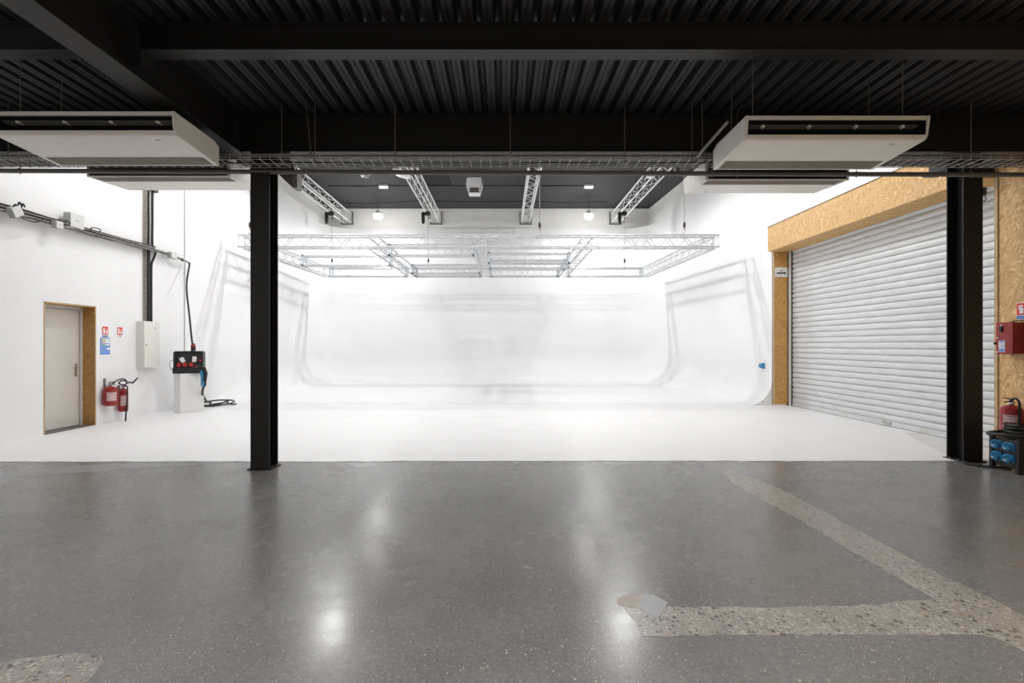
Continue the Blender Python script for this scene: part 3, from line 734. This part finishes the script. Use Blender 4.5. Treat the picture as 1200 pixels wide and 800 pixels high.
# ------------------------------------------------------------------ extinguishers
def extinguisher(label, loc, r, h, dirx, horn=False, group='fire extinguishers', rz=0, short=False):
    t = thing('fire_extinguisher', label, 'fire extinguisher', loc, rz, group)
    MB().lathe([(0,.0),(r*.8,.0),(r*.97,.018),(r,.05),(r,h*.80),(r*.93,h*.90),(r*.6,h*.975),(.022,h),(.022,h+.02)], n=24).build('cylinder', M['red'], t)
    MB().lathe([(.024,h+.012),(.026,h+.05),(.018,h+.065),(0,h+.065)], n=12).box(-.02,.02,-.03,.03,h+.02,h+.045).build('valve', M['steel'], t)
    MB().prism([(-.03,h+.06),(.10,h+.085),(.10,h+.097),(-.03,h+.075)], -.010,.010,'xz').prism([(-.02,h+.045),(.085,h+.03),(.085,h+.04),(-.02,h+.058)], -.009,.009,'xz').build('squeeze_handle', M['dark'], t)
    a0, a1 = dirx-.75, dirx+.75
    MB().lathe([(r+.0012,h*.25),(r+.0012,h*.72)], n=14, a0=a0, a1=a1).build('label_sheet', M['labelp'], t)
    q = MB()
    for i in range(5): q.lathe([(r+.0022,h*(.31+.075*i)),(r+.0022,h*(.335+.075*i))], n=8, a0=dirx-.55, a1=dirx+.55-.2*(i % 2))
    q.build('label_print', M['paper'], t)
    if short:
        MB().path(smooth_pts([(.02,0,h+.04),(.03,.07,h+.09),(.03,.12,h+.05),(.02,.118,h-.04),(.02,.115,h*.5),(.02,.115,h*.2)]), .013, 8).build('hose', M['rubber'], t)
    elif horn:
        MB().path(smooth_pts([(.02,0,h+.04),(.09,-.02,h+.04),(.12,-.05,h*.9),(r+.03,-.05,h*.5),(r+.025,-.05,h*.28)]), .012, 8).build('hose', M['rubber'], t)
        MB().path([(r+.025,-.05,h*.30),(r+.028,-.06,h*.1),(r+.025,-.08,-.18)], [.018,.014,.012], 10).build('nozzle', M['rubber'], t)
    else:
        MB().path(smooth_pts([(.02,0,h+.03),(.05,.09,h+.10),(.07,.22,h+.12),(.07,.30,h+.05),(.06,.24,h-.0),(.06,.12,h+.05),(.07,.20,h+.09),(.08,.33,h+.05)]), .013, 8).build('hose', M['rubber'], t)
        MB().path([(.08,.33,h+.05),(.09,.42,h+.03),(.09,.55,h+.12)], [.014,.017,.011], 10).build('nozzle', M['rubber'], t)
    return t
y1_ = 8.93; e1 = extinguisher('stout red extinguisher with a black hose hung on the left wall, nearest the door', (XL+.115, y1_, wz(475, y1_)), .112, wz(452.5,y1_)-wz(475,y1_), -.7)
MB().box(-.115,-.10,-.02,.02,.3,.5).box(-.115,-.02,-.012,.012,.36,.37).build('wall_bracket', M['dull'], e1)
y2_ = 9.25; e2 = extinguisher('slim red extinguisher with a hanging black hose, second from the door', (XL+.10, y2_, wz(482, y2_)), .080, wz(455,y2_)-wz(482,y2_), -.7, True)
MB().box(-.10,-.07,-.02,.02,.3,.5).build('wall_bracket', M['dull'], e2)

# ------------------------------------------------------------------ electrics on the left wall
yc = 9.71; ca = thing('electrical_cabinet', 'tall cream electrical cabinet on the left wall under the cable riser', 'cabinet', (XL, 9.93, wz(431, yc)))
ch_ = wz(376,yc) - wz(431,yc)
MB().box(0,.145,-.22,.22,0,ch_).build('body', M['offwhite'], ca, bevel=.004)
MB().box(.145,.163,-.218,.218,.003,ch_-.003).build('door', M['offwhite'], ca, bevel=.004)
MB().lathe([(.018,.163),(.018,.17),(0,.172)], (0,-.17,ch_*.49), 12, 'x').build('lock', M['grille'], ca)
MB().lathe([(.022,.163),(.022,.167),(0,.168)], (0,.08,ch_*.86), 14, 'x').build('round_badge', M['grey_plastic'], ca)
ry = wall_y(170.3); rs = thing('cable_riser', 'upright cable riser on the left wall above the cream cabinet', 'cable tray', (XL, ry, wz(376,yc)+.0))
zb0 = wz(376,yc)-.01
MB().box(XL+.002, XL+.03, ry-.075, ry-.068, zb0, 7.1).box(XL+.002, XL+.03, ry+.068, ry+.075, zb0, 7.1).box(XL+.002, XL+.004, ry-.07, ry+.07, zb0, 7.1).build('channel', M['grille'], rs, world=True)
q = MB(); z = zb0 + .1
while z < 7.0: q.box(XL+.026, XL+.03, ry-.07, ry+.07, z, z+.012); z += .11
q.build('rung', M['grille'], rs, world=True)
for i in range(4):
    MB().path(smooth_pts([(XL+.016+.004*(i%2), ry-.045+.03*i+random.uniform(-.006,.006), zb0+.02+k_*.55) for k_ in range(10)], 3), .012, 7).build('riser_cable', M['grille' if i % 2 else 'dull'], rs, world=True)
for yy_, zt_ in ((ry+.045, 7.0), (ry+.015, 3.40), (ry+.06, 3.40)):
    MB().path(smooth_pts([(XL+.038, yy_+random.uniform(-.004,.004), zb0+.02+(zt_-zb0-.02)*k_/8) for k_ in range(9)], 3), .017, 7).build('riser_cable', M['rubber'], rs, world=True)
# black cable beside the riser
yb_ = wall_y(177)
cb = thing('drop_cable', 'thick black cable running down beside the cable riser into the cabinet', 'cable', (XL+.03, yb_, zb0))
pts = [(XL+.03, wall_y(178), wz(215,10.2)), (XL+.03, wall_y(177), wz(228,10.2)), (XL+.03, wall_y(177), wz(260,10.2)), (XL+.03, wall_y(177), wz(288,10.2)), (XL+.05, wall_y(179.5), wz(295,10.2)), (XL+.06, wall_y(176.5), wz(302,10)), (XL+.035, wall_y(175.5), wz(310,10)), (XL+.035, wall_y(175.3), wz(340,10)), (XL+.035, wall_y(175.3), zb0)]
MB().path(smooth_pts(pts), .022, 8).build('cable', M['rubber'], cb, world=True)
MB().box(XL, XL+.09, wall_y(175.5), wall_y(181), wz(226,10.2), wz(219,10.2)).build('clamp', M['dark'], cb, world=True, bevel=.01)
# sloping-looking horizontal tray with brown cables: it runs level along the wall
TZ, TX = 3.405, XL+.10
ht = thing('wall_cable_tray', 'cable tray full of brown cables running along the left wall above the door', 'cable tray', (XL, 8, TZ))
Y0_, Y1_ = 4.5, 10.95
q = MB()
for yy in [Y0_ + .35*i for i in range(int((Y1_-Y0_)/.35))]: q.box(XL, TX+.07, yy, yy+.02, TZ-.012, TZ-.006)
for xx in (XL+.02, TX, TX+.07): q.tube((xx, Y0_, TZ-.004), (xx, Y1_, TZ-.004), .004, 6)
q.tube((TX+.07, Y0_, TZ+.04), (TX+.07, Y1_, TZ+.04), .004, 6)
q.build('tray_frame', M['galv'], ht, world=True)
for i in range(14):
    yend = Y1_ - random.uniform(.0,.35) if i < 5 else random.uniform(9.0, 10.4)
    P = []; yy = Y0_
    while yy < yend:
        P.append((XL+.045+.022*(i % 5)+random.uniform(-.014,.014), yy, TZ+.012+.026*(i//5)+.012*(i % 2)+random.uniform(-.008,.016))); yy += .4
    MB().path(smooth_pts(P, 4), .0135, 6).build('cable', M['bundle' if i % 4 else 'rubber'], ht, world=True)
# loops that hang out of the tray
for ya, yb2, dz in ((7.05,7.6,-.07),(7.75,8.05,.08),(8.1,8.75,-.05),(8.45,8.6,.10)):
    MB().path(smooth_pts([(TX+.06, ya, TZ+.02), (TX+.09, (ya+yb2)/2-.08, TZ+dz*.9), (TX+.085, (ya+yb2)/2+.1, TZ+dz), (TX+.06, yb2, TZ+.02)]), .009, 6).build('cable_loop', M['rubber'], ht, world=True)
def jbox(label, px, py, w, h, dep, x0, tilt=0, knob=True):
    y = wall_y(px, x0); t = thing('junction_box', label, 'box', (x0, y, wz(py, y)))
    Mx = Matrix.Rotation(tilt, 4, 'X')
    MB().box(0,dep,-w/2,w/2,-h/2,h/2,Mx).build('body', M['grey_plastic'], t, bevel=.006)
    MB().box(dep,dep+.012,-w/2+.005,w/2-.005,-h/2+.005,h/2-.005,Mx).build('lid', M['boxlid'], t, bevel=.004)
    if knob:
        q = MB()
        for i in range(5): q.box(dep+.012, dep+.0135, -.035+.014*i, -.025+.014*i, -.006, .006, Mx)
        q.build('marking', M['grey_ink'], t)
    return t
jbox('pale grey electrical box with a dark marking, sitting on the wall cable tray', 82.5, 259, .27, .24, .11, XL+.06)
jb = jbox('small white junction box on the wall cable tray, below the grey box', 64.5, 263.5, .13, .125, .07, XL+.16, 0, False)
MB().lathe([(.012,.082),(.012,.086)], (0,0,.0), 8, 'x').build('screw', M['grey_ink'], jb)
jb = jbox('tilted pale junction box with cables sprouting, at the near end of the wall tray', 14, 248, .16, .15, .08, XL+.15, .5, False)
for a in ((-.04,.08,.06),(.02,.1,.11),(.07,.06,.10)): MB().path(smooth_pts([(.05,a[0],a[1]*.6),(.07,a[0]+.02,a[2]+.04),(.05,a[0]+.07,a[2]+.01)]), .012, 7).build('cable_gland', M['dark'], jb)
jbox('small white socket box at the far end of the wall cable tray', 199, 299, .17, .13, .09, XL+.07, 0, False)
cn = thing('cable_connector', 'grey cable connector near the wall corner, where the hanging cable starts', 'connector', (XL+.12, 10.85, 3.38))
pa_, pb_ = Vector((XL+.12, wall_y(203), wz(302.5,10.8))), Vector((XL+.12, wall_y(214), wz(306,11)))
MB().path([pa_, pa_.lerp(pb_,.3), pa_.lerp(pb_,.31), pa_.lerp(pb_,.7), pa_.lerp(pb_,.71), pb_], [.02,.02,.032,.032,.018,.018], 10).build('barrel', M['dull'], cn, world=True)
MB().lathe([(.036,-.02),(.036,.02)], pa_.lerp(pb_,.5), 12, 'y').build('collar', M['grey_plastic'], cn, world=True)

# ------------------------------------------------------------------ plinth, power box, cable coil
PC = Vector((-6.80, 10.46, 0)); PR = math.radians(-35)
plz = .842
pn = tag(MB().box(-.225,.225,-.19,.19,0,plz-.004).build('plinth', M['plinth'], loc=(PC.x, PC.y, .004), bevel=.004), 'plain white display plinth standing against the left wall, under the black power box', 'plinth')
pn.rotation_euler.z = PR + math.radians(90-3) if False else math.radians(52)
pb = thing('power_distribution_box', 'black power distribution box with red sockets on the white plinth', 'power box', (-6.77, 10.44, plz), math.radians(24))
MB().box(-.285,.27,-.17,.17,0,.135).build('base', M['dark'], pb, bevel=.015)
MB().box(-.235,.235,-.10,.13,.135,.445).build('back_shell', M['rubber'], pb, bevel=.01)
MB().prism([(-.135,.135),(-.105,.135),(-.075,.44),(-.105,.44)], -.22, .22, 'yz').build('panel', plain('dark_grey_panel', (.035,.035,.037), .4), pb, bevel=.004)
for s in (-1,1):
    MB().box(s*.25-.022, s*.25+.022, -.16,.15,.12,.455).build('side_frame', M['dark'], pb, bevel=.012)
MB().box(-.26,.26,-.14,.14,.44,.475).build('top_frame', M['dark'], pb, bevel=.012)
for xx in (-.175,-.065,.05):
    MB().lathe([(0,-.185),(.034,-.185),(.042,-.165),(.042,-.12),(.03,-.10)], (xx,0,.185), 16, 'y').build('red_socket', M['redplug'], pb)
MB().lathe([(0,-.165),(.02,-.165),(.022,-.13)], (.145,0,.155), 12, 'y').build('red_socket', M['redplug'], pb)
for xx, zz, a in ((-.11,.285,-.5),(.105,.30,.1)):
    Mx = Matrix.Translation((xx,-.135,zz)) @ Matrix.Rotation(a,4,'Y')
    MB().box(-.038,.038,-.03,.03,-.058,.058,Mx).build('white_cover', M['whitemetal'], pb, bevel=.012)
MB().lathe([(0,-.17),(.024,-.17),(.026,-.12)], (.215,0,.275), 12, 'y').build('red_plug', M['redplug'], pb)
MB().path(smooth_pts([(-.25,-.05,.29),(-.33,-.05,.27),(-.355,-.05,.19),(-.33,-.05,.10),(-.26,-.05,.06)]), .006, 6).build('earth_wire', M['dull'], pb)
# inlet cable hanging from the wall tray
fc = thing('feed_cable', 'black cable hanging from the wall tray down to the power box', 'cable', (-6.63, 10.44, 1.34))
top = Vector((XL+.12, wall_y(215), wz(306.5,11.0)))
end = W(226.5, 411.5, 10.35)
MB().path(smooth_pts([top, top+Vector((.03,-.02,-.06)), W(218.6,335,10.8), W(222,370,10.5), W(224.8,398,10.37), end+Vector((0,0,.06))]), .019, 8).build('cable', M['rubber'], fc, world=True)
MB().path([end+Vector((-.01,0,.17)), end+Vector((0,0,.13)), end+Vector((0,0,.1)), end+Vector((0,0,.008))], [.024,.04,.046,.046], 12).build('plug', M['dark'], fc, world=True)
MB().path([end+Vector((-.003,0,.105)), end+Vector((-.003,0,.135))], .049, 12).build('red_collar', M['redplug'], fc, world=True)
oc = thing('outlet_cable', 'black cable with a blue connector, drooping from power box to floor coil', 'cable', (-6.45, 10.6, .0))
MB().path(smooth_pts([W(231,428,10.3), W(237,430,10.25), W(240.5,436,10.25), W(239.5,444,10.25), W(240.5,450,10.3), W(238,455,10.35), W(237.5,462,10.5), W(242,470,10.8), W(247,471.5,11.2)+Vector((0,0,0))], 7), .022, 8).build('loose_cable', M['rubber'], oc, world=True)
MB().path([W(236.0,434,10.2), W(237.6,440,10.2), W(237.4,446,10.2), W(237.2,452.5,10.25)], [.03,.042,.036,.026], 12).build('blue_connector', M['blueplug'], oc, world=True)
MB().path([W(239,430,10.2), W(241,437,10.2), W(240,447,10.2)], [.03,.04,.03], 10).build('black_connector', M['dark'], oc, world=True)
cc = Vector((-6.93, 11.62)); q = [tuple(W(247,471.5,11.2))]
for k_ in range(40):
    a = -1.2 + k_*.36; r = 1 + .12*math.sin(k_*.21) - .16*(k_ // 18)
    q.append((cc.x + .33*r*math.cos(a) + .03*math.sin(k_*.5), cc.y + .42*r*math.sin(a), .03 + .015*(k_ // 18) + .045*(1+math.sin(a))/2))
q += [(cc.x+.36, cc.y-.1, .06), (cc.x+.43, cc.y-.02, .03), (cc.x+.5, cc.y+.03, .03)]
MB().path(smooth_pts(q, 3), .017, 8).build('coil', M['rubber'], oc, world=True)

# ------------------------------------------------------------------ right-hand corner
# red alarm cabinet on the strand board wall
BX = 6.55
rc = thing('fire_alarm_cabinet', 'red fire cabinet on the strand board wall at the right edge', 'cabinet', (BX, 6.18, 1.335))
MB().box(-.135,0,-.10,.10,0,.40).build('body', M['redbox'], rc, bevel=.004)
MB().box(-.155,-.135,-.105,.105,-.005,.405).build('door', M['redbox'], rc, bevel=.004)
MB().box(-.168,-.155,.015,.05,.28,.355).box(-.175,-.166,.02,.045,.29,.32).build('catch', M['dark'], rc, bevel=.003)
MB().box(-.162,-.155,.022,.042,.358,.372).build('catch_pin', M['paper'], rc)
MB().lathe([(.0,-.165),(.012,-.165),(.012,-.155)], (0,.072,.205), 12, 'x').build('lock', M['steel'], rc)
MB().box(-.17,-.12,.095,.125,.12,.15).build('side_knob', M['dark'], rc, bevel=.006)
MB().box(-.158,-.155,-.01,.065,.025,.17).build('label_plate', M['paper'], rc)
q = MB().box(-.1595,-.158,-.003,.058,.030,.065).box(-.1595,-.158,-.003,.058,.148,.166)
for i in range(4): q.box(-.1592,-.158,.0,.052-.008*(i % 2),.075+.017*i,.081+.017*i)
q.build('label_print', M['blue'], rc)
MB().lathe([(0,-.162),(.010,-.162),(.010,-.155)], (0,.085,.022), 8, 'x').build('screw', M['paper'], rc)
MB().path(smooth_pts([(-.10,-.02,.405),(-.09,-.07,.418),(-.08,-.12,.416),(-.06,-.2,.41)]), .006, 6).build('lead', M['dark'], rc)
# sign above it
y_ = 6.08; sn = thing('fire_extinguisher_sign', 'red fire extinguisher sign on the strand board wall above the red cabinet', 'sign', (BX, 6.09, H + (CY-374)*6.1/F))
MB().box(-.004,0,-.09,.085,0,.21).build('panel', M['paper'], sn)
MB().box(-.0055,-.004,-.085,.08,.055,.205).build('red_field', M['redsign'], sn)
MB().box(-.0055,-.004,-.085,.08,.005,.048).build('blue_strip', M['blue'], sn)
MB().box(-.007,-.0055,-.0,.048,.075,.145).box(-.007,-.0055,.012,.036,.145,.165).box(-.007,-.0055,.005,.055,.165,.18).box(-.007,-.0055,.045,.058,.13,.17).build('pictogram', M['paper'], sn)
MB().box(-.0068,-.0055,-.03,-.01,.012,.04).build('strip_letter', M['grey_ink'], sn)
ee = extinguisher('stout dark red extinguisher on the strand board wall, behind the blue-socketed box', (6.435, 6.13, .27), .108, .42, .75, rz=PI, short=True)
MB().box(-.112,-.10,-.02,.02,.25,.36).build('wall_bracket', M['dull'], ee)
# cable drum style distribution box
db = thing('socket_box', 'black rubber power box with four blue sockets at the right edge of the floor', 'power box', (5.97, 5.55, 0), math.radians(-6))
bw, bd, bh = .19, .165, .365
MB().box(-bw,bw,-bd,bd,.06,bh).build('body', M['rubber'], db, bevel=.012)
for sx in (-1,1):
    for sy in (-1,1):
        MB().box(sx*bw-.024,sx*bw+.024,sy*bd-.024,sy*bd+.024,0,bh+.015).build('corner_post', M['dark'], db, bevel=.008)
MB().box(-bw,bw,-bd,bd,.045,.07).build('bottom_rail', M['dark'], db, bevel=.005)
for sy in (.07,-.08):
    for zz in (.165, .30):
        Mx = Matrix.Translation((-bw-.005, sy, zz)) @ Matrix.Rotation(math.radians(-18),4,'Y')
        q = MB().lathe([(.032,.0),(.040,-.03),(.042,-.065),(.030,-.075),(0,-.078)], n=18, axis='x').box(-.03,.0,-.055,.055,-.045,.045)
        q.box(-.085,-.04,-.012,.012,.028,.052)
        q.v = [tuple(Mx @ Vector(v)) for v in q.v]; s_ = q.build('blue_socket', M['blueplug'], db)
        q = MB().box(-.0805,-.078,-.016,.016,-.006,.006); q.v = [tuple(Mx @ Vector(v)) for v in q.v]
        m_ = q.build('socket_mark', M['paper'], s_)
ring = [(.30*math.cos(a)-.02, .235*math.sin(a), bh+.055+.012*math.sin(2*a)) for a in [k_*2*PI/28 for k_ in range(28)]]
MB().path(ring, .020, 8, closed=True).build('carry_ring', M['rubber'], db)
for sx, sy in ((-1,-1),(-1,1),(1,-1),(1,1)): MB().tube((sx*bw, sy*bd, bh), (sx*bw*1.0, sy*bd*1.0, bh+.06), .016, 8).build('ring_stay', M['rubber'], db)
q = []
for k_ in range(64):
    a = k_*.36; r = .175 - .03*(k_ % 17)/17
    q.append((r*math.cos(a), r*.85*math.sin(a), bh+.03+.0022*k_+.006*math.sin(k_*1.3)))
MB().path(smooth_pts(q, 2), .019, 8).build('coiled_cable', M['rubber'], db)
tag(MB().path(smooth_pts([(5.70,5.96,.016),(5.62,5.90,.016),(5.66,5.75,.016),(5.82,5.66,.016),(6.0,5.72,.016)]), .014, 8).build('floor_cable', M['rubber'], loc=(5.7,5.8,0), world=True), 'short black cable on the floor between the right column and the blue-socketed box', 'cable')

# ------------------------------------------------------------------ light
def spot(loc, power, size=178, rad=.085, col=(1,.995,.985)):
    l = bpy.data.lights.new('hall_lamp', 'SPOT'); l.energy = power; l.spot_size = math.radians(size); l.spot_blend = .4
    l.shadow_soft_size = rad; l.color = col
    o = bpy.data.objects.new('hall_lamp', l); COL.objects.link(o); o.location = loc; return o
PW = 235
for lx, ly in LAMPS_VIS:
    spot((lx, ly, LZ-.12), PW*1.1)
    l = bpy.data.lights.new('pendant_glow', 'POINT'); l.energy = PW*.13; l.shadow_soft_size = .085; l.color = (1,.995,.985)
    o = bpy.data.objects.new('pendant_glow', l); COL.objects.link(o); o.location = (lx, ly, LZ-.13)
for ly, f_ in ((13.5, 1.1), (8.3, .5)):
    for lx in (-4.85, 3.3): spot((lx, ly, LZ-.1), PW*f_)
def area(loc, sx, sy, power, rx=0, col=(1,.975,.94)):  # unseen fill lights, added to lift the hall and the camera room
    l = bpy.data.lights.new('fill_light', 'AREA'); l.shape = 'RECTANGLE'; l.size = sx; l.size_y = sy; l.energy = power; l.color = col
    o = bpy.data.objects.new('fill_light', l); COL.objects.link(o); o.location = loc; o.rotation_euler = (math.radians(rx),0,0); return o
area((-.5, 9.6, 7.0), 11, 1.4, 215, 0, (1,.995,.985))  # added overhead fill for the white floor and the walls
area((-.5, 7.2, 7.0), 11, 1.4, 90, 12, (1,.99,.975))          # added fill, unseen high up behind the beam, aimed into the cove
area((2.2, 1.2, 4.05), 8, 1.2, 115, -12)  # added fill over the near floor, both sides of the big beam
area((-5.4, 1.2, 4.05), 3, 1.2, 40, -12)
area((1.7, -1.6, 4.0), 9, 2.4, 760, -34)                            # added fill lights behind the camera, one each side of the big beam
area((-5.4, -1.6, 4.0), 3, 2.4, 300, -34)
wd = bpy.data.worlds.new('daylight'); SC.world = wd; wd.use_nodes = True
bg = wd.node_tree.nodes['Background']; bg.inputs[0].default_value = (1,.985,.96,1); bg.inputs[1].default_value = .12

# ------------------------------------------------------------------ camera
cam = bpy.data.cameras.new('camera'); co = bpy.data.objects.new('camera', cam); COL.objects.link(co)
co.location = (0,0,H); co.rotation_euler = (PI/2,0,0)
cam.sensor_width = 36; cam.lens = 36*F/1200; cam.shift_x = (600-CX)/1200; cam.shift_y = (CY-400)/1200
cam.clip_start = .05; cam.clip_end = 100
SC.camera = co
SC.view_settings.view_transform = 'Standard'; SC.view_settings.look = 'None'
SC.view_settings.gamma = 1; SC.view_settings.exposure = .28; SC.view_settings.use_curve_mapping = False
SC.cycles.use_denoising = True
SC.cycles.max_bounces = 12; SC.cycles.diffuse_bounces = 8; SC.cycles.glossy_bounces = 4
SC.cycles.sample_clamp_indirect = 6
